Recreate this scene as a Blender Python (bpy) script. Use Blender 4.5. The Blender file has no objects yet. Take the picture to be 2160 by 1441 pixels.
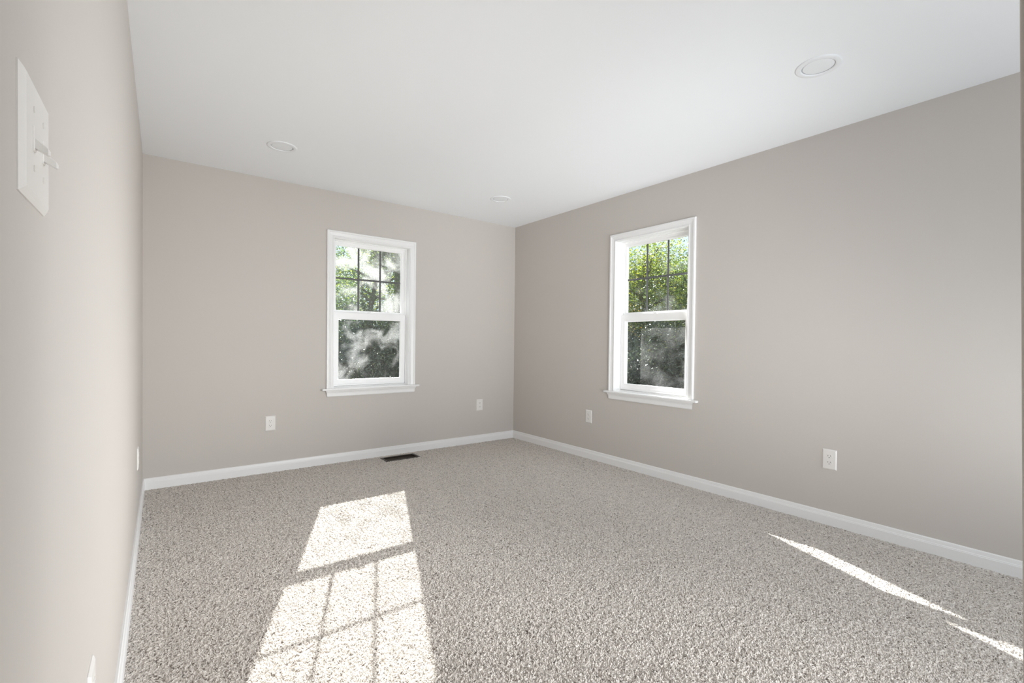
import bpy, bmesh, math, random
import numpy as np
from mathutils import Vector, Matrix

# ------------------------------------------------------------------ camera
S = bpy.context.scene
C = S.collection
RX, BY = 3.3115, 4.3388            # inner faces of the right and the back wall
LX, LT = -0.0784, -0.0074577       # left wall at the back corner, and how far it runs out of square
H = 2.44
cam_d = bpy.data.cameras.new('camera')
cam = bpy.data.objects.new('camera', cam_d); C.objects.link(cam)
cam_d.sensor_fit = 'HORIZONTAL'; cam_d.sensor_width = 36.0
cam_d.lens = 988.88 / 2160 * 36
cam_d.shift_x = -5.15 / 2160; cam_d.shift_y = 15.11 / 2160
cam_d.clip_start = 0.02; cam_d.clip_end = 300
R3 = Matrix(((0.794488, -0.000914, -0.607279), (-0.607175, 0.017394, -0.794378), (0.011289, 0.999848, 0.013265)))
M4 = R3.to_4x4(); M4.translation = Vector((0, 0, 1.1065)); cam.matrix_world = M4
S.camera = cam

# ------------------------------------------------------------------ light and exposure
S.view_settings.view_transform = 'Standard'; S.view_settings.look = 'None'
S.view_settings.gamma = 1.0; S.view_settings.exposure = 0.10; S.view_settings.use_curve_mapping = False
W = bpy.data.worlds.new('sky'); S.world = W; W.use_nodes = True
nt = W.node_tree; nt.nodes.clear()
o_ = nt.nodes.new('ShaderNodeOutputWorld'); b_ = nt.nodes.new('ShaderNodeBackground')
tc = nt.nodes.new('ShaderNodeTexCoord'); sx = nt.nodes.new('ShaderNodeSeparateXYZ'); cr = nt.nodes.new('ShaderNodeValToRGB')
cr.color_ramp.elements[0].position = 0.0; cr.color_ramp.elements[0].color = (0.40, 0.46, 0.52, 1)
cr.color_ramp.elements[1].position = 0.5; cr.color_ramp.elements[1].color = (1.02, 1.08, 1.14, 1)
e_ = cr.color_ramp.elements.new(0.16); e_.color = (0.34, 0.43, 0.50, 1)
nt.links.new(tc.outputs['Generated'], sx.inputs[0]); nt.links.new(sx.outputs[2], cr.inputs[0])
nt.links.new(cr.outputs[0], b_.inputs[0]); b_.inputs[1].default_value = 2.1
nt.links.new(b_.outputs[0], o_.inputs[0])

SUN_DIR = Vector((-0.394, -1.0, -0.640)).normalized()
sd = bpy.data.lights.new('sun', 'SUN'); sd.energy = 33.0; sd.angle = math.radians(0.36); sd.color = (1.0, 0.98, 0.955)
sun = bpy.data.objects.new('sun', sd); C.objects.link(sun)
sun.rotation_euler = SUN_DIR.to_track_quat('-Z', 'Y').to_euler(); sun.location = (6, 14, 9)

def area(name, loc, target, sxy, power, col, spread=180):
    d = bpy.data.lights.new(name, 'AREA'); d.shape = 'RECTANGLE'; d.size, d.size_y = sxy
    d.energy = power; d.color = col; d.spread = math.radians(spread)
    o = bpy.data.objects.new(name, d); C.objects.link(o); o.location = loc
    o.rotation_euler = (Vector(target) - Vector(loc)).to_track_quat('-Z', 'Y').to_euler()
    return o
# fill lights added behind the camera to brighten and even out the room
area('fill_ceiling_left', (1.65, -0.50, 0.40), (0.90, 2.20, 2.44), (0.80, 0.80), 18.0, (0.96, 0.98, 1))
area('fill_left_wall', (2.30, -0.15, 1.00), (-0.10, 2.50, 0.80), (0.80, 1.20), 20.0, (0.96, 0.98, 1), 75)
area('fill_right_wall', (1.40, -0.60, 1.00), (3.30, 3.30, 1.10), (0.40, 1.00), 4.2, (0.96, 0.98, 1), 60)
area('fill_ceiling_right', (2.30, -0.90, 0.30), (2.60, 3.80, 2.44), (1.60, 0.40), 10.0, (0.96, 0.98, 1), 60)

S.cycles.max_bounces = 14; S.cycles.diffuse_bounces = 10; S.cycles.glossy_bounces = 4
S.cycles.transmission_bounces = 8; S.cycles.transparent_max_bounces = 24
S.cycles.sample_clamp_indirect = 4.0; S.cycles.use_denoising = True
S.cycles.caustics_reflective = False; S.cycles.caustics_refractive = False
S.cycles.feature_set = 'EXPERIMENTAL'; S.cycles.dicing_rate = 1.2; S.cycles.preview_dicing_rate = 1.2
S.cycles.offscreen_dicing_scale = 16.0

# ------------------------------------------------------------------ materials
def mat(name):
    m = bpy.data.materials.new(name); m.use_nodes = True
    return m, m.node_tree, m.node_tree.nodes['Principled BSDF']
def N(t, kind, **kw):
    n = t.nodes.new(kind)
    for k, v in kw.items(): setattr(n, k, v)
    return n
def plain(name, col, rough=0.5, metal=0.0, bump=None, spec=0.5):
    m, t, p = mat(name)
    p.inputs['Base Color'].default_value = (*col, 1); p.inputs['Roughness'].default_value = rough
    p.inputs['Metallic'].default_value = metal; p.inputs['Specular IOR Level'].default_value = spec
    if bump:
        tcn = N(t, 'ShaderNodeTexCoord'); nz = N(t, 'ShaderNodeTexNoise'); bp = N(t, 'ShaderNodeBump')
        nz.inputs['Scale'].default_value = bump[0]; nz.inputs['Detail'].default_value = 3
        bp.inputs['Strength'].default_value = bump[1]; bp.inputs['Distance'].default_value = 0.002
        t.links.new(tcn.outputs['Object'], nz.inputs['Vector']); t.links.new(nz.outputs['Fac'], bp.inputs['Height'])
        t.links.new(bp.outputs[0], p.inputs['Normal'])
    return m
WALL = plain('greige_wall_paint', (0.552, 0.518, 0.486), 0.55, bump=(90, 0.12), spec=0.3)
CEIL = plain('white_ceiling_paint', (0.86, 0.88, 0.905), 0.9, bump=(60, 0.06), spec=0.1)
TRIM = plain('white_semigloss_trim', (0.82, 0.82, 0.82), 0.32)
VINYL = plain('white_window_vinyl', (0.90, 0.90, 0.90), 0.35)
GRID = plain('grey_grid_bars', (0.105, 0.108, 0.105), 0.4)
PLASTIC = plain('white_plate_plastic', (0.76, 0.74, 0.715), 0.3)
LENS = plain('frosted_lamp_lens', (0.83, 0.85, 0.875), 0.45)
RING = plain('white_lamp_trim', (0.82, 0.84, 0.865), 0.4)
SLOT = plain('dark_socket_slot', (0.02, 0.018, 0.016), 0.6)
SCREW = plain('painted_screw', (0.74, 0.72, 0.69), 0.3)
BROWN = plain('brown_register_metal', (0.035, 0.026, 0.019), 0.45, 0.3)
DUCT = plain('dull_galvanised_duct', (0.13, 0.11, 0.09), 0.5, 0.6)
BARK = plain('grey_brown_bark', (0.10, 0.085, 0.07), 0.9, bump=(30, 0.8))

def carpet():
    m, t, p = mat('beige_frieze_carpet')
    tcn = N(t, 'ShaderNodeTexCoord')
    # domain warp so that tufts lean and twist
    wn = N(t, 'ShaderNodeTexNoise'); wn.inputs['Scale'].default_value = 75; wn.inputs['Detail'].default_value = 2
    sub = N(t, 'ShaderNodeVectorMath', operation='SUBTRACT'); sub.inputs[1].default_value = (0.5, 0.5, 0.5)
    sc = N(t, 'ShaderNodeVectorMath', operation='SCALE'); sc.inputs['Scale'].default_value = 0.02
    add = N(t, 'ShaderNodeVectorMath', operation='ADD')
    t.links.new(tcn.outputs['Object'], wn.inputs['Vector']); t.links.new(wn.outputs['Color'], sub.inputs[0])
    t.links.new(sub.outputs[0], sc.inputs[0]); t.links.new(tcn.outputs['Object'], add.inputs[0]); t.links.new(sc.outputs[0], add.inputs[1])
    vo = N(t, 'ShaderNodeTexVoronoi', feature='F1', voronoi_dimensions='2D'); vo.inputs['Scale'].default_value = 210
    t.links.new(add.outputs[0], vo.inputs['Vector'])
    # yarn colour: every tuft its own, light and dark fibres; the darkest also stand in for shaded gaps
    sep = N(t, 'ShaderNodeSeparateColor'); t.links.new(vo.outputs['Color'], sep.inputs[0])
    ramp = N(t, 'ShaderNodeValToRGB'); r = ramp.color_ramp
    r.elements[0].position = 0.0; r.elements[0].color = (0.15, 0.127, 0.108, 1)
    r.elements[1].position = 1.0; r.elements[1].color = (0.66, 0.618, 0.572, 1)
    for pos, c in ((0.09, (0.28, 0.248, 0.220)), (0.20, (0.465, 0.429, 0.393)), (0.70, (0.540, 0.503, 0.465))):
        e = r.elements.new(pos); e.color = (*c, 1)
    t.links.new(sep.outputs[0], ramp.inputs[0])
    t.links.new(ramp.outputs[0], p.inputs['Base Color'])
    p.inputs['Roughness'].default_value = 1.0; p.inputs['Specular IOR Level'].default_value = 0.0
    p.inputs['Sheen Weight'].default_value = 0.15; p.inputs['Sheen Roughness'].default_value = 0.6
    # pile height
    inv = N(t, 'ShaderNodeMapRange'); inv.interpolation_type = 'SMOOTHSTEP'; inv.inputs['From Min'].default_value = 0.12; inv.inputs['From Max'].default_value = 0.72
    inv.inputs['To Min'].default_value = 1.0; inv.inputs['To Max'].default_value = 0.0
    t.links.new(vo.outputs['Distance'], inv.inputs['Value'])
    n2 = N(t, 'ShaderNodeTexNoise'); n2.inputs['Scale'].default_value = 62; n2.inputs['Detail'].default_value = 3
    t.links.new(tcn.outputs['Object'], n2.inputs['Vector'])
    n3 = N(t, 'ShaderNodeTexNoise'); n3.inputs['Scale'].default_value = 260; n3.inputs['Detail'].default_value = 1
    t.links.new(tcn.outputs['Object'], n3.inputs['Vector'])
    def madd(a, k, b=None):
        q = N(t, 'ShaderNodeMath', operation='MULTIPLY_ADD'); t.links.new(a, q.inputs[0]); q.inputs[1].default_value = k
        if b is None: q.inputs[2].default_value = 0
        else: t.links.new(b, q.inputs[2])
        return q.outputs[0]
    h = madd(inv.outputs[0], 0.0040, madd(n2.outputs['Fac'], 0.012, madd(n3.outputs['Fac'], 0.0022, madd(sep.outputs[0], 0.0030))))
    dp = N(t, 'ShaderNodeDisplacement'); dp.inputs['Midlevel'].default_value = 0.012; dp.inputs['Scale'].default_value = 1.0
    t.links.new(h, dp.inputs['Height']); t.links.new(dp.outputs[0], t.nodes['Material Output'].inputs['Displacement'])
    m.displacement_method = 'DISPLACEMENT'
    return m
CARPET = carpet()

def glass(name, lo, hi, amount, seed):
    """window pane: clear with a fresnel sheen, and the dried smears of a dirty pane that scatter light"""
    m, t, p = mat(name); t.nodes.remove(p)
    out = t.nodes['Material Output']
    tr = N(t, 'ShaderNodeBsdfTransparent'); tr.inputs[0].default_value = (0.94, 0.96, 0.95, 1)
    gl = N(t, 'ShaderNodeBsdfGlossy'); gl.inputs['Roughness'].default_value = 0.0
    fr = N(t, 'ShaderNodeFresnel'); fr.inputs['IOR'].default_value = 1.5
    geo = N(t, 'ShaderNodeNewGeometry'); one = N(t, 'ShaderNodeMath', operation='SUBTRACT'); one.inputs[0].default_value = 1.0
    t.links.new(geo.outputs['Backfacing'], one.inputs[1])          # the sheen and the smears sit on the face that is met first
    ff = N(t, 'ShaderNodeMath', operation='MULTIPLY'); t.links.new(fr.outputs[0], ff.inputs[0]); t.links.new(one.outputs[0], ff.inputs[1])
    mx = N(t, 'ShaderNodeMixShader'); t.links.new(ff.outputs[0], mx.inputs[0]); t.links.new(tr.outputs[0], mx.inputs[1]); t.links.new(gl.outputs[0], mx.inputs[2])
    tl = N(t, 'ShaderNodeBsdfTranslucent'); tl.inputs[0].default_value = (0.9, 0.9, 0.9, 1)
    tcn = N(t, 'ShaderNodeTexCoord'); mp = N(t, 'ShaderNodeMapping'); mp.inputs['Location'].default_value = (seed, 0, seed * 0.7)
    t.links.new(tcn.outputs['Object'], mp.inputs[0])
    n1 = N(t, 'ShaderNodeTexNoise'); n1.inputs['Scale'].default_value = 5.5; n1.inputs['Detail'].default_value = 4; n1.inputs['Distortion'].default_value = 0.6
    n2 = N(t, 'ShaderNodeTexNoise'); n2.inputs['Scale'].default_value = 120; n2.inputs['Detail'].default_value = 3
    t.links.new(mp.outputs[0], n1.inputs['Vector']); t.links.new(mp.outputs[0], n2.inputs['Vector'])
    r1 = N(t, 'ShaderNodeMapRange'); r1.inputs['From Min'].default_value = lo; r1.inputs['From Max'].default_value = hi; r1.interpolation_type = 'SMOOTHSTEP'
    t.links.new(n1.outputs['Fac'], r1.inputs['Value'])
    r2 = N(t, 'ShaderNodeMapRange'); r2.inputs['From Min'].default_value = 0.3; r2.inputs['From Max'].default_value = 0.7
    r2.inputs['To Min'].default_value = 0.6; r2.inputs['To Max'].default_value = 1.3
    t.links.new(n2.outputs['Fac'], r2.inputs['Value'])
    mu = N(t, 'ShaderNodeMath', operation='MULTIPLY'); t.links.new(r1.outputs[0], mu.inputs[0]); t.links.new(r2.outputs[0], mu.inputs[1])
    ma = N(t, 'ShaderNodeMath', operation='MULTIPLY_ADD'); t.links.new(mu.outputs[0], ma.inputs[0]); ma.inputs[1].default_value = amount; ma.inputs[2].default_value = amount * 0.08
    mf = N(t, 'ShaderNodeMath', operation='MULTIPLY'); t.links.new(ma.outputs[0], mf.inputs[0]); t.links.new(one.outputs[0], mf.inputs[1])
    m2 = N(t, 'ShaderNodeMixShader'); t.links.new(mf.outputs[0], m2.inputs[0]); t.links.new(mx.outputs[0], m2.inputs[1]); t.links.new(tl.outputs[0], m2.inputs[2])
    t.links.new(m2.outputs[0], out.inputs['Surface'])
    return m
GLASS_UP = glass('smeared_pane_glass', 0.44, 0.71, 0.115, 3.1)
GLASS_LO = glass('fogged_pane_glass', 0.45, 0.68, 0.07, 7.7)
GLASS_UP2 = glass('lightly_dusty_pane_glass', 0.45, 0.75, 0.06, 12.4)
GLASS_LO2 = glass('dusty_pane_glass', 0.30, 0.75, 0.075, 21.3)

def leaf(name, cols, trans):
    m, t, p = mat(name); t.nodes.remove(p)
    at = N(t, 'ShaderNodeAttribute'); at.attribute_name = 'tone'
    rp = N(t, 'ShaderNodeValToRGB'); rp.color_ramp.interpolation = 'LINEAR'
    els = rp.color_ramp.elements
    els[0].position = 0; els[0].color = (*cols[0], 1); els[1].position = 1; els[1].color = (*cols[-1], 1)
    for i, c in enumerate(cols[1:-1]):
        e = els.new((i + 1) / (len(cols) - 1)); e.color = (*c, 1)
    t.links.new(at.outputs['Fac'], rp.inputs[0])
    d = N(t, 'ShaderNodeBsdfPrincipled'); d.inputs['Roughness'].default_value = 0.4
    tl = N(t, 'ShaderNodeBsdfTranslucent'); mx = N(t, 'ShaderNodeMixShader'); mx.inputs[0].default_value = trans
    t.links.new(rp.outputs[0], d.inputs['Base Color']); 
    br = N(t, 'ShaderNodeMix', data_type='RGBA', blend_type='MULTIPLY'); br.inputs[0].default_value = 1
    t.links.new(rp.outputs[0], br.inputs[6]); br.inputs[7].default_value = (1.9, 1.8, 0.8, 1)
    t.links.new(br.outputs[2], tl.inputs[0])
    t.links.new(d.outputs[0], mx.inputs[1]); t.links.new(tl.outputs[0], mx.inputs[2])
    t.links.new(mx.outputs[0], t.nodes['Material Output'].inputs['Surface'])
    return m
LEAF_A = leaf('evergreen_leaves', [(0.015, 0.035, 0.014), (0.04, 0.075, 0.022), (0.11, 0.15, 0.035)], 0.35)
LEAF_B = leaf('yellowing_leaves', [(0.04, 0.07, 0.02), (0.12, 0.17, 0.03), (0.30, 0.27, 0.05)], 0.4)
LEAF_C = leaf('dark_shrub_leaves', [(0.008, 0.017, 0.011), (0.016, 0.032, 0.018), (0.035, 0.055, 0.022), (0.10, 0.10, 0.03)], 0.2)
LEAF_D = leaf('orange_autumn_leaves', [(0.15, 0.08, 0.02), (0.38, 0.17, 0.03), (0.5, 0.28, 0.05)], 0.4)
def soil():
    m, t, p = mat('leaf_litter_ground'); p.inputs['Roughness'].default_value = 1
    tcn = N(t, 'ShaderNodeTexCoord'); nz = N(t, 'ShaderNodeTexNoise'); nz.inputs['Scale'].default_value = 3; nz.inputs['Detail'].default_value = 8
    rp = N(t, 'ShaderNodeValToRGB'); rp.color_ramp.elements[0].color = (0.016, 0.02, 0.010, 1); rp.color_ramp.elements[1].color = (0.06, 0.052, 0.034, 1)
    t.links.new(tcn.outputs['Object'], nz.inputs['Vector']); t.links.new(nz.outputs['Fac'], rp.inputs[0]); t.links.new(rp.outputs[0], p.inputs['Base Color'])
    return m
SOIL = soil()

# ------------------------------------------------------------------ helpers
class MB:
    """collects shapes and links them as one mesh object"""
    def __init__(s): s.v = []; s.f = []
    def add(s, vs, fs):
        k = len(s.v); s.v += [tuple(q) for q in vs]; s.f += [tuple(i + k for i in f) for f in fs]
    def box(s, x0, x1, y0, y1, z0, z1):
        s.add([(x0, y0, z0), (x1, y0, z0), (x1, y1, z0), (x0, y1, z0), (x0, y0, z1), (x1, y0, z1), (x1, y1, z1), (x0, y1, z1)],
              [(0, 3, 2, 1), (4, 5, 6, 7), (0, 1, 5, 4), (1, 2, 6, 5), (2, 3, 7, 6), (3, 0, 4, 7)])
    def rings(s, rings, closed_ring=True, cap=True, loop=False):
        n = len(rings[0]); k = len(s.v)
        for r in rings: s.v += [tuple(q) for q in r]
        m = len(rings)
        for i in range(m if loop else m - 1):
            a = k + i * n; b = k + ((i + 1) % m) * n
            for j in range(n if closed_ring else n - 1):
                j2 = (j + 1) % n
                s.f.append((a + j, a + j2, b + j2, b + j))
        if cap and not loop:
            s.f.append(tuple(k + j for j in reversed(range(n)))); s.f.append(tuple(k + (m - 1) * n + j for j in range(n)))
    def build(s, name, material, parent=None, bevel=0.0, seg=2, smooth=False):
        me = bpy.data.meshes.new(name); me.from_pydata(s.v, [], s.f); me.update()
        bm = bmesh.new(); bm.from_mesh(me); bmesh.ops.recalc_face_normals(bm, faces=bm.faces)
        if bevel:
            ed = [e for e in bm.edges if len(e.link_faces) == 2 and e.calc_face_angle(0) > 0.6]
            bmesh.ops.bevel(bm, geom=ed, offset=bevel, segments=seg, affect='EDGES', profile=0.5, clamp_overlap=True)
        bm.to_mesh(me); bm.free()
        me.materials.append(material)
        if smooth:
            for p in me.polygons: p.use_smooth = True
        o = bpy.data.objects.new(name, me); C.objects.link(o)
        if parent: o.parent = parent
        return o
def tag(o, label, cat, group=None, kind=None):
    o['label'] = label; o['category'] = cat
    if group: o['group'] = group
    if kind: o['kind'] = kind
    return o
def thing(name, label, cat, loc=(0, 0, 0), rz=0.0, group=None, kind=None):
    o = bpy.data.objects.new(name, None); C.objects.link(o); o.empty_display_size = 0.05
    o.location = loc; o.rotation_euler = (0, 0, rz)
    return tag(o, label, cat, group, kind)
def copy_tree(o, parent=None):
    c = o.copy(); C.objects.link(c); c.parent = parent
    for ch in list(o.children): copy_tree(ch, c)
    return c
def struct(o, label, cat): return tag(o, label, cat, None, 'structure')

# ------------------------------------------------------------------ room shell
WC = 1.632                          # centre of the back window
WR = 2.464                          # centre of the right window
HOLE = 0.385; HZ0, HZ1 = 0.650, 2.045
TH = 0.165
def wall_with_hole(name, x0, x1, y0, y1, hx0, hx1, hz0, hz1, axis):
    b = MB()
    if axis == 'x':
        b.box(x0, hx0, y0, y1, -0.1, H); b.box(hx1, x1, y0, y1, -0.1, H); b.box(hx0, hx1, y0, y1, -0.1, hz0); b.box(hx0, hx1, y0, y1, hz1, H)
    else:
        b.box(x0, x1, y0, hx0, -0.1, H); b.box(x0, x1, hx1, y1, -0.1, H); b.box(x0, x1, hx0, hx1, -0.1, hz0); b.box(x0, x1, hx0, hx1, hz1, H)
    return b.build(name, WALL)
struct(wall_with_hole('wall_back', -0.5, RX + TH, BY, BY + TH, WC - HOLE, WC + HOLE, HZ0, HZ1, 'x'), 'greige painted wall with the left window', 'wall')
struct(wall_with_hole('wall_right', RX, RX + TH, -0.7, BY, WR - HOLE, WR + HOLE, HZ0, HZ1, 'y'), 'greige painted wall with the right window', 'wall')
def lx(y): return LX + LT * (BY - y)
b = MB()
b.v = [(lx(BY), BY, -0.1), (lx(-1.2), -1.2, -0.1), (-0.3, -1.2, -0.1), (-0.3, BY, -0.1)]
b.v += [(x, y, H) for x, y, z in b.v]; b.f = [(0, 1, 2, 3), (4, 7, 6, 5), (0, 4, 5, 1), (1, 5, 6, 2), (2, 6, 7, 3), (3, 7, 4, 0)]
struct(b.build('wall_left', WALL), 'greige painted wall with the light switches, close to the camera', 'wall')
JX, JY = 0.95, 0.09                 # corner of the wall beside the doorway the photo is taken from, slightly out of plumb
b = MB(); b.box(JX, 1.15, JY - 0.12, JY, -0.02, H)
b.v = [(x, y + (z - 1.13) * 0.0209, z) for x, y, z in b.v]
struct(b.build('wall_front', WALL, bevel=0.003, seg=3), 'greige wall end at the right edge of the photo', 'wall')
b = MB(); b.box(-0.3, 1.15, -0.92, -0.80, -0.02, H)  # unseen wall added to keep sky light off the near left wall
struct(b.build('wall_light_block', WALL), 'greige wall added behind the camera to block sky light', 'wall')
b = MB(); b.box(-0.5, RX + TH, -1.2, BY + TH, H, H + 0.12)
struct(b.build('ceiling', CEIL), 'flat white ceiling with recessed lights', 'ceiling')

# carpeted floor with the cut-out for the register
VX0, VX1, VY0, VY1 = 1.688, 2.004, 4.112, 4.250
xs = sorted(set([round(x, 4) for x in np.linspace(-0.12, RX - 0.004, 36)] + [VX0, VX1])); ys = sorted(set([round(y, 4) for y in np.linspace(-1.1, BY - 0.004, 54)] + [VY0, VY1]))
b = MB(); nx = len(xs)
b.v = [(x, y, 0.0) for y in ys for x in xs]
for j in range(len(ys) - 1):
    for i in range(nx - 1):
        cx, cy = (xs[i] + xs[i + 1]) / 2, (ys[j] + ys[j + 1]) / 2
        if VX0 < cx < VX1 and VY0 < cy < VY1: continue
        b.f.append((j * nx + i, j * nx + i + 1, (j + 1) * nx + i + 1, (j + 1) * nx + i))
fl = b.build('floor', CARPET)
md = fl.modifiers.new('dice', 'SUBSURF'); md.subdivision_type = 'SIMPLE'; md.levels = 0; md.render_levels = 1
try: fl.cycles.use_adaptive_subdivision = True
except Exception: pass
struct(fl, 'beige speckled frieze carpet', 'carpet')

# baseboards: flat board with a stepped, eased top
BP = [(0.0, -0.02), (0.014, -0.02), (0.014, 0.052), (0.0125, 0.055), (0.0125, 0.058), (0.0105, 0.062), (0.0095, 0.070), (0.0085, 0.0785), (0.006, 0.0825), (0.0, 0.0825)]
def baseboard(name, a, bb, normal, label):
    m = MB(); nrm = Vector((*normal, 0)).normalized()
    m.rings([[Vector((*a, 0)) + nrm * u + Vector((0, 0, z)) for u, z in BP], [Vector((*bb, 0)) + nrm * u + Vector((0, 0, z)) for u, z in BP]])
    return struct(m.build(name, TRIM), label, 'baseboard')
baseboard('baseboard_back', (lx(BY), BY), (RX, BY), (0, -1), 'white baseboard under the left window')
baseboard('baseboard_right', (RX, BY), (RX, JY), (-1, 0), 'white baseboard under the right window')
baseboard('baseboard_left', (lx(BY), BY), (lx(-0.9), -0.9), (1, -LT), 'white baseboard under the light switches')

# ------------------------------------------------------------------ windows
def frame_sweep(m, prof, hw, z0, zt):
    """mitred three-sided casing: prof is (distance out from the opening, stand-off from the wall)"""
    R = []
    R.append([(-hw - u, -d, z0) for u, d in prof]); R.append([(-hw - u, -d, zt + u) for u, d in prof])
    R.append([(hw + u, -d, zt + u) for u, d in prof]); R.append([(hw + u, -d, z0) for u, d in prof])
    m.rings(R)
def ring(m, x0, x1, z0, z1, xi0, xi1, zi0, zi1, y0, y1):
    m.box(x0, xi0, y0, y1, z0, z1); m.box(xi1, x1, y0, y1, z0, z1); m.box(xi0, xi1, y0, y1, z0, zi0); m.box(xi0, xi1, y0, y1, zi1, z1)
def bead(m, xi0, xi1, zi0, zi1, w, y0, y1):
    """sloped glazing bead running round a pane"""
    out = [(xi0 - w, zi0 - w), (xi1 + w, zi0 - w), (xi1 + w, zi1 + w), (xi0 - w, zi1 + w)]
    inn = [(xi0, zi0), (xi1, zi0), (xi1, zi1), (xi0, zi1)]
    R = []
    for (a, c), (e, g) in zip(out, inn): R.append([(a, y0, c), (e, y1, g), (e, y1 + 0.006, g), (a, y1 + 0.006, c)])
    m.rings(R, loop=True)
CAS = [(0, 0), (0, 0.010), (0.003, 0.0125), (0.010, 0.0125), (0.014, 0.0095), (0.020, 0.0095), (0.042, 0.0135), (0.046, 0.0175), (0.058, 0.0175), (0.0625, 0.014), (0.0625, 0)]
def make_window(name, label, loc, rz, glass_up, glass_lo):
    t = thing(name, label, 'window', loc, rz, None, 'structure')
    hw, zt, zs = 0.365, 2.030, 0.676
    m = MB(); frame_sweep(m, CAS, hw, zs, zt); m.build('casing', TRIM, t)
    m = MB(); jw = hw - 0.004
    m.box(-HOLE, -jw, -0.001, 0.066, zs - 0.004, zt + 0.015); m.box(jw, HOLE, -0.001, 0.066, zs - 0.004, zt + 0.015); m.box(-jw, jw, -0.001, 0.066, zt - 0.004, zt + 0.015)
    m.build('jamb_lining', TRIM, t)
    m = MB(); m.box(-0.468, 0.468, -0.036, 0.0, zs - 0.019, zs); m.box(-HOLE + .001, HOLE - .001, 0.0, 0.066, zs - 0.019, zs)
    m.build('window_sill', TRIM, t, bevel=0.006, seg=3)
    AP = [(0.0, 0.657), (0.024, 0.657), (0.023, 0.648), (0.017, 0.640), (0.014, 0.630), (0.013, 0.606), (0.009, 0.600), (0.0, 0.600)]
    m = MB(); m.rings([[(sgn * (0.410 + d), -d, z) for d, z in AP] for sgn in (-1, 1)]); m.build('apron', TRIM, t)
    # vinyl frame with two tracks
    m = MB(); ring(m, -HOLE + 0.001, HOLE - 0.001, 0.652, 2.044, -0.349, 0.349, 0.694, 2.012, 0.094, 0.160)
    ring(m, -HOLE + 0.001, HOLE - 0.001, 0.652, 2.044, -0.352, 0.352, 0.686, 2.020, 0.060, 0.094)
    ring(m, -0.352, 0.352, 0.684, 2.021, -0.340, 0.340, 0.694, 2.004, 0.0905, 0.0965)
    m.build('window_frame', VINYL, t, bevel=0.0015, seg=1)
    # upper (outer) sash
    up = MB(); ring(up, -0.348, 0.348, 1.330, 2.010, -0.323, 0.323, 1.389, 1.990, 0.0975, 0.130)
    bead(up, -0.315, 0.315, 1.381, 1.982, 0.0085, 0.0975, 0.108)
    us = up.build('upper_sash', VINYL, t)
    m = MB(); m.box(-0.323, 0.323, 0.1165, 0.1185, 1.375, 1.988); m.build('glass_pane', glass_up, us)
    g = MB()
    def bar(m, a, c, w, ax):
        q = 0.0045 if ax == 'z' else 0.0037
        pr = [(-w, 0.002), (-w * 0.45, q), (w * 0.45, q), (w, 0.002), (w, -0.002), (w * 0.45, -q), (-w * 0.45, -q), (-w, -0.002)]
        if ax == 'z': m.rings([[(a[0] + u, 0.110 - d, a[1]) for u, d in pr], [(c[0] + u, 0.110 - d, c[1]) for u, d in pr]])
        else: m.rings([[(a[0], 0.110 - d, a[1] + u) for u, d in pr], [(c[0], 0.110 - d, c[1] + u) for u, d in pr]])
    for x in (-0.106, 0.106): bar(g, (x, 1.3815), (x, 1.9815), 0.0085, 'z')
    bar(g, (-0.3145, 1.685), (0.3145, 1.685), 0.0085, 'x')
    g.build('grid_bars', GRID, us)
    # lower (inner) sash
    lo = MB(); ring(lo, -0.3475, 0.3475, 0.690, 1.366, -0.306, 0.306, 0.746, 1.310, 0.0615, 0.0895)
    bead(lo, -0.298, 0.298, 0.738, 1.302, 0.0085, 0.0615, 0.073)
    lo.box(-0.335, 0.335, 0.052, 0.0615, 0.698, 0.704)
    ls = lo.build('lower_sash', VINYL, t)
    m = MB(); m.box(-0.306, 0.306, 0.0765, 0.0785, 0.733, 1.308); m.build('glass_pane', glass_lo, ls)
    # cam lock on the meeting rail
    m = MB(); m.box(-0.028, 0.028, 0.068, 0.087, 1.366, 1.371)
    c = [(0.016 * math.cos(a) , 0.0775 + 0.010 * math.sin(a)) for a in np.linspace(0, 2 * math.pi, 16, endpoint=False)]
    m.rings([[(x, y, 1.371) for x, y in c], [(x, y, 1.380) for x, y in c]])
    m.box(-0.006, 0.034, 0.058, 0.068, 1.372, 1.378)
    m.build('sash_lock', VINYL, t, bevel=0.001, seg=1)
    for s in (-1, 1):
        m = MB(); m.box(s * 0.315 - 0.018, s * 0.315 + 0.018, 0.070, 0.084, 1.366, 1.3705); m.build('tilt_latch', VINYL, ls, bevel=0.0012, seg=1)
    return t
make_window('window_1', 'white double-hung window with smeared panes, above the floor vent on the left wall of the corner', (WC, BY, 0), 0, GLASS_UP, GLASS_LO)
make_window('window_2', 'white double-hung window on the right wall of the corner, blue sky in its upper panes', (RX, WR, 0), -math.pi / 2, GLASS_UP2, GLASS_LO2)

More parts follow.
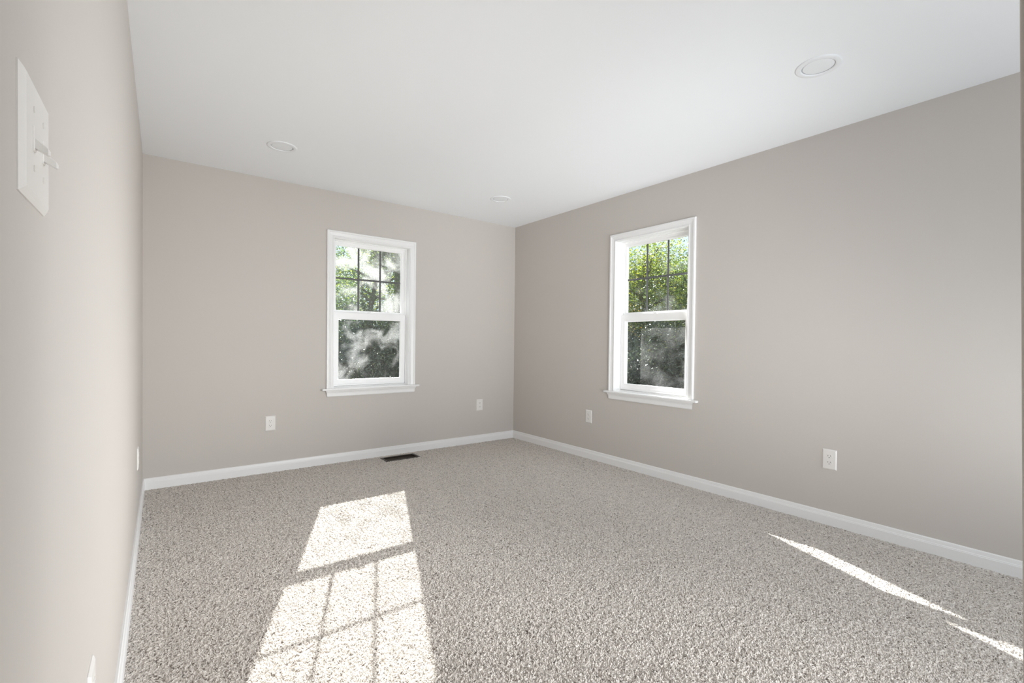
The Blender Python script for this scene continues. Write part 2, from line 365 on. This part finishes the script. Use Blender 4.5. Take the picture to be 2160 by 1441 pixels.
# ------------------------------------------------------------------ outlets and switches (local -y faces the room)
def plate_mesh(m, hw, hh, d=0.0062, e=0.007):
    a = [(-hw, 0.0, -hh), (hw, 0.0, -hh), (hw, 0.0, hh), (-hw, 0.0, hh)]
    b2 = [(x, -0.0015, z) for x, y, z in a]
    mid = [(math.copysign(abs(x) - e * 0.55, x), -d * 0.72, math.copysign(abs(z) - e * 0.55, z)) for x, y, z in a]
    top = [(math.copysign(abs(x) - e, x), -d, math.copysign(abs(z) - e, z)) for x, y, z in a]
    m.rings([a, b2, mid, top])
def disc(m, cx, cz, r, y0, y1, n=16, flat=None):
    c = []
    for a in np.linspace(0, 2 * math.pi, n, endpoint=False):
        x, z = r * math.cos(a), r * math.sin(a)
        if flat: z = max(-flat, min(flat, z))
        c.append((cx + x, cz + z))
    m.rings([[(x, y0, z) for x, z in c], [(x, y1, z) for x, z in c]])
def make_outlet():
    t = thing('wall_outlet', '', 'outlet')
    m = MB(); plate_mesh(m, 0.0395, 0.0620); m.build('cover_plate', PLASTIC, t)
    for s in (1, -1):
        f = MB(); disc(f, 0, s * 0.0195, 0.0172, -0.0055, -0.0078, 24, 0.0142); fo = f.build('receptacle', PLASTIC, t, bevel=0.0006, seg=1)
        for x, w, h in ((-0.0064, 0.0011, 0.0043), (0.0064, 0.0011, 0.0036)):
            q = MB(); q.box(x - w, x + w, -0.0079, -0.0070, s * 0.0195 + 0.0035 - h, s * 0.0195 + 0.0035 + h); so = q.build('slot', SLOT, fo)
        q = MB(); disc(q, 0, s * 0.0195 - 0.0078, 0.0027, -0.0070, -0.0079, 12); q.build('ground_hole', SLOT, fo)
    q = MB(); disc(q, 0, 0, 0.0032, -0.0058, -0.0072, 14); q.build('screw', SCREW, t)
    return t
LA = math.atan(LT)                 # left wall runs a touch out of square
spots = [((0.7585, BY, 0.408), 0, 'white duplex outlet left of the left window, low on the back wall'),
         ((2.8405, BY, 0.413), 0, 'white duplex outlet low between the left window and the room corner'),
         ((RX, 3.140, 0.402), -math.pi / 2, 'white duplex outlet between the room corner and the right window'),
         ((RX, 1.1085, 0.405), -math.pi / 2, 'white duplex outlet right of the right window, with sharp dark sockets'),
         ((lx(3.44), 3.44, 0.418), math.pi / 2 + LA, 'white outlet seen edge-on near the far end of the left wall'),
         ((lx(1.207), 1.207, 0.411), math.pi / 2 + LA, 'white outlet at the bottom edge of the photo, on the near left wall')]
base = make_outlet()
for i, (loc, rz, lab) in enumerate(spots):
    o = base if i == 0 else copy_tree(base)
    o.location = loc; o.rotation_euler = (0, 0, rz); o['label'] = lab; o['group'] = 'electrical outlets along the walls'

t = thing('light_switch', 'white two-gang toggle switch plate on the near left wall', 'light switch', (lx(0.706), 0.706, 1.309), math.pi / 2 + LA)
m = MB(); plate_mesh(m, 0.062, 0.062); m.build('cover_plate', PLASTIC, t)
for x in (-0.023, 0.023):
    m = MB(); m.box(x - 0.0052, x + 0.0052, -0.0075, -0.005, -0.0125, 0.0125); m.build('toggle_collar', PLASTIC, t, bevel=0.0008, seg=1)
    m = MB()
    def rr(cy, cz, w, h): return [(x - w, cy, cz - h), (x + w, cy, cz - h), (x + w, cy, cz + h), (x - w, cy, cz + h)]
    m.rings([rr(-0.004, -0.002, 0.0038, 0.0062), rr(-0.010, -0.0065, 0.0036, 0.0048), rr(-0.017, -0.0115, 0.0034, 0.0036), rr(-0.0185, -0.0125, 0.0024, 0.0024)])
    m.build('toggle', PLASTIC, t, bevel=0.0009, seg=2, smooth=False)
    for z in (-0.030, 0.030):
        m = MB(); disc(m, x, z, 0.0032, -0.0058, -0.0071, 14); m.build('screw', SCREW, t)

# ------------------------------------------------------------------ recessed lights
def make_can():
    t = thing('recessed_light', '', 'ceiling light')
    n = 64; A = np.linspace(0, 2 * math.pi, n, endpoint=False)
    m = MB(); pr = [(0.096, 0.0), (0.0955, -0.0025), (0.090, -0.0048), (0.074, -0.0062), (0.0695, -0.0045), (0.0685, 0.0)]
    m.rings([[(r * math.cos(a), r * math.sin(a), z) for a in A] for r, z in pr], cap=False); m.build('trim_ring', RING, t, smooth=True)
    m = MB(); pr = [(0.0684, -0.0012), (0.060, -0.0022), (0.030, -0.0030), (0.003, -0.0032)]
    m.rings([[(r * math.cos(a), r * math.sin(a), z) for a in A] for r, z in pr], cap=True); m.build('lens', LENS, t, smooth=True)
    return t
cans = [((0.690, 3.570, H), 'white recessed ceiling light at left, above the left half of the room'),
        ((2.546, 3.570, H), 'small white recessed ceiling light nearest the room corner'),
        ((2.508, 0.920, H), 'largest white recessed ceiling light, at the upper right')]
base = make_can()
for i, (loc, lab) in enumerate(cans):
    o = base if i == 0 else copy_tree(base)
    o.location = loc; o['label'] = lab; o['group'] = 'recessed ceiling lights'

# ------------------------------------------------------------------ floor vent
t = thing('floor_vent', 'dark floor register sunk in the carpet under the left window', 'floor vent', ((VX0 + VX1) / 2, (VY0 + VY1) / 2, 0.0))
hx, hy = (VX1 - VX0) / 2, (VY1 - VY0) / 2
m = MB()
def rect(a, c, z): return [(-a, -c, z), (a, -c, z), (a, c, z), (-a, c, z)]
m.rings([rect(hx + 0.012, hy + 0.012, -0.003), rect(hx + 0.010, hy + 0.010, 0.003), rect(hx - 0.006, hy - 0.006, 0.004), rect(hx - 0.012, hy - 0.012, 0.000), rect(hx - 0.012, hy - 0.012, -0.02)], cap=False)
m.build('rim', BROWN, t)
m = MB(); m.rings([rect(hx - 0.012, hy - 0.012, -0.012), rect(hx - 0.014, hy - 0.014, -0.16)], cap=False); m.add(rect(hx - 0.014, hy - 0.014, -0.16), [(0, 1, 2, 3)])
m.build('duct', DUCT, t)
for k in range(5):
    y = -0.040 + k * 0.020
    m = MB(); m.rings([[(-hx + 0.013, y - 0.0065, -0.030), (-hx + 0.013, y - 0.0055, -0.030), (-hx + 0.013, y + 0.0065, -0.015), (-hx + 0.013, y + 0.0055, -0.015)],
                       [(hx - 0.013, y - 0.0065, -0.030), (hx - 0.013, y - 0.0055, -0.030), (hx - 0.013, y + 0.0065, -0.015), (hx - 0.013, y + 0.0055, -0.015)]])
    m.build('louver', BROWN, t)

# ------------------------------------------------------------------ the yard outside
b = MB(); b.box(-30, 60, BY + TH + 0.02, 70, -0.7, -0.45); 
g = b.build('ground', SOIL); struct(g, 'leaf-littered yard outside the windows', 'ground')
b = MB(); b.box(RX + TH + 0.02, 60, -25, BY + TH + 0.02, -0.7, -0.45); g = b.build('ground', SOIL); struct(g, 'leaf-littered side yard outside the right window', 'ground')

def leaf_mesh(name, centers, size, rng, material, parent):
    n = len(centers)
    d = rng.normal(size=(n, 3)); d[:, 2] -= 0.4; d /= np.linalg.norm(d, axis=1)[:, None]
    q = rng.normal(size=(n, 3)); s = np.cross(d, q); s /= np.linalg.norm(s, axis=1)[:, None]; nn = np.cross(d, s)
    L = size * rng.uniform(0.7, 1.3, n)[:, None]; Wd = L * 0.24
    c = np.asarray(centers)
    v = np.stack([c, c + d * L * 0.45 + s * Wd + nn * Wd * 0.35, c + d * L, c + d * L * 0.45 - s * Wd + nn * Wd * 0.35], 1).reshape(-1, 3)
    i0 = np.arange(n) * 4
    f = np.stack([i0, i0 + 1, i0 + 2, i0, i0 + 2, i0 + 3], 1).reshape(-1, 3)
    me = bpy.data.meshes.new(name)
    me.vertices.add(len(v)); me.vertices.foreach_set('co', v.ravel())
    me.loops.add(f.size); me.loops.foreach_set('vertex_index', f.ravel().astype(np.int32))
    me.polygons.add(len(f)); me.polygons.foreach_set('loop_start', (np.arange(len(f)) * 3).astype(np.int32))
    me.update(calc_edges=True)
    at = me.attributes.new('tone', 'FLOAT', 'FACE'); at.data.foreach_set('value', np.repeat(rng.beta(1.6, 2.2, n), 2).astype(np.float32))
    me.materials.append(material)
    o = bpy.data.objects.new(name, me); C.objects.link(o); o.parent = parent
    return o
def tube(m, pts, radii, n=7):
    R = []
    for i, p in enumerate(pts):
        a = pts[max(i - 1, 0)]; c = pts[min(i + 1, len(pts) - 1)]
        d = (Vector(c) - Vector(a)).normalized(); s = d.orthogonal().normalized(); u = d.cross(s)
        R.append([Vector(p) + (s * math.cos(k * 2 * math.pi / n) + u * math.sin(k * 2 * math.pi / n)) * radii[i] for k in range(n)])
    m.rings(R)
def tree(label, x, y, height, crown, nleaf, leafsize, material, seed, clear=0.35, group='trees beyond the windows'):
    rng = np.random.default_rng(seed)
    t = thing('tree', label, 'tree', (x, y, -0.46), 0, group)
    m = MB(); pts = []; r = []
    off = np.zeros(2)
    for k in range(8):
        f = k / 7; pts.append((off[0], off[1], height * 0.92 * f)); r.append(0.10 * (1 - f) ** 0.8 * height / 5 + 0.012); off = off + rng.normal(size=2) * 0.09
    tube(m, pts, r)
    tips = []
    nb = 16
    for k in range(nb):
        f = clear + (0.95 - clear) * (k + 0.5) / nb
        i = min(int(f * 7), 6); w = f * 7 - i; p = np.array(pts[i]) * (1 - w) + np.array(pts[i + 1]) * w
        a = k * 2.4 + rng.uniform(-.4, .4); reach = crown * (1.05 - 0.75 * (f - clear) / (1 - clear)) * rng.uniform(0.7, 1.1)
        bp_ = [p]
        for j in range(1, 5):
            q = p + np.array([math.cos(a), math.sin(a), 0.42]) * reach * j / 4 + rng.normal(size=3) * 0.10
            q[2] -= 0.10 * reach * (j / 4) ** 2; bp_.append(q); tips.append((q, 0.16 + 0.10 * j, j))
        tube(m, [tuple(q) for q in bp_], [0.040, 0.030, 0.022, 0.014, 0.006], 5)
    m.build('trunk', BARK, t)
    wts = np.array([w * w for _, w, j in tips]); wts /= wts.sum()
    idx = rng.choice(len(tips), nleaf, p=wts)
    c = np.array([tips[i][0] for i in idx]) + rng.normal(size=(nleaf, 3)) * np.array([tips[i][1] for i in idx])[:, None] * 0.62
    leaf_mesh('foliage', c, leafsize, rng, material, t)
    return t
def shrub(label, x, y, rad, height, nleaf, leafsize, material, seed):
    rng = np.random.default_rng(seed)
    t = thing('shrub', label, 'shrub', (x, y, -0.46), 0, 'shrubs beyond the windows')
    m = MB()
    for k in range(9):
        a = k * 0.7; e = (math.cos(a) * rad * .6 * rng.uniform(.3, 1), math.sin(a) * rad * .6 * rng.uniform(.3, 1), height * rng.uniform(.55, .9))
        tube(m, [(e[0] * .1, e[1] * .1, 0), (e[0] * .45, e[1] * .45, e[2] * .55), e], [0.022, 0.016, 0.006], 5)
    m.build('stems', BARK, t)
    u = rng.normal(size=(nleaf, 3)); u /= np.linalg.norm(u, axis=1)[:, None]
    rr = rng.uniform(0.35, 1.0, nleaf) ** 0.5
    bump = 1 + 0.22 * np.sin(u[:, 0] * 5 + seed) * np.sin(u[:, 1] * 6 + seed * 2) + 0.15 * np.sin(u[:, 2] * 9 + seed)
    u[:, 2] = np.where(u[:, 2] < 0, u[:, 2] * 1.0, u[:, 2])
    c = u * (rr * bump)[:, None] * np.array([rad, rad, height * 0.62]); c[:, 2] += height * 0.38
    lowf = rng.uniform(0, height * 0.4, nleaf); c[:, 2] = np.where(c[:, 2] < 0.02, lowf, c[:, 2])
    c[:, 2] = np.maximum(c[:, 2], 0.02)
    leaf_mesh('foliage', c, leafsize, rng, material, t)
    return t
tr = [('leafy evergreen tree seen in the middle of the left window', 3.95, 11.0, 4.6, 1.35, 10920, 0.058, LEAF_A, 11),
      ('loose yellow-green tree seen at the right of the left window', 5.25, 12.6, 7.0, 1.5, 18900, 0.061, LEAF_B, 12),
      ('dark evergreen tree seen at the left edge of the left window', 3.9, 15.8, 4.9, 1.5, 10500, 0.068, LEAF_A, 13),
      ('yellowing tree filling the middle of the right window', 9.6, 7.0, 4.1, 1.7, 18900, 0.058, LEAF_B, 15),
      ('dark green tree at the left of the right window', 9.6, 9.0, 4.6, 1.6, 16800, 0.058, LEAF_A, 16),
      ('green tree at the right of the right window', 10.6, 6.4, 3.5, 1.7, 14700, 0.058, LEAF_A, 17),
      ('orange autumn tree glimpsed at the left edge of the right window', 12.5, 11.2, 4.2, 1.4, 8400, 0.068, LEAF_D, 18),
      ('far green tree behind the right window', 15.0, 9.6, 5.0, 2.0, 12600, 0.082, LEAF_A, 19)]
for a in tr: tree(*a)
sh = [('dark shrub low in the middle of the left window', 3.5, 9.6, 0.95, 2.1, 18000, 0.063, LEAF_C, 31),
      ('dark shrub low at the right of the left window', 4.9, 9.9, 0.95, 2.2, 18000, 0.063, LEAF_C, 32),
      ('dark shrub low at the left of the left window', 2.45, 10.2, 0.95, 2.0, 14000, 0.063, LEAF_C, 33),
      ('dark shrub low at the left of the right window', 8.3, 6.95, 0.95, 2.1, 18000, 0.063, LEAF_C, 35),
      ('dark shrub low in the middle of the right window', 8.2, 5.75, 0.95, 2.1, 18000, 0.063, LEAF_C, 36),
      ('dark shrub low at the right of the right window', 8.7, 4.95, 0.95, 2.0, 16000, 0.063, LEAF_C, 37),
      ('far dark shrub behind the left window trees', 4.4, 15.5, 1.5, 3.0, 16000, 0.086, LEAF_C, 38),
      ('far dark shrub behind the middle trees', 7.2, 16.0, 1.6, 3.0, 16000, 0.086, LEAF_C, 39),
      ('far dark shrub behind the right window trees', 13.2, 8.4, 1.6, 3.0, 16000, 0.086, LEAF_C, 40)]
for a in sh: shrub(*a)
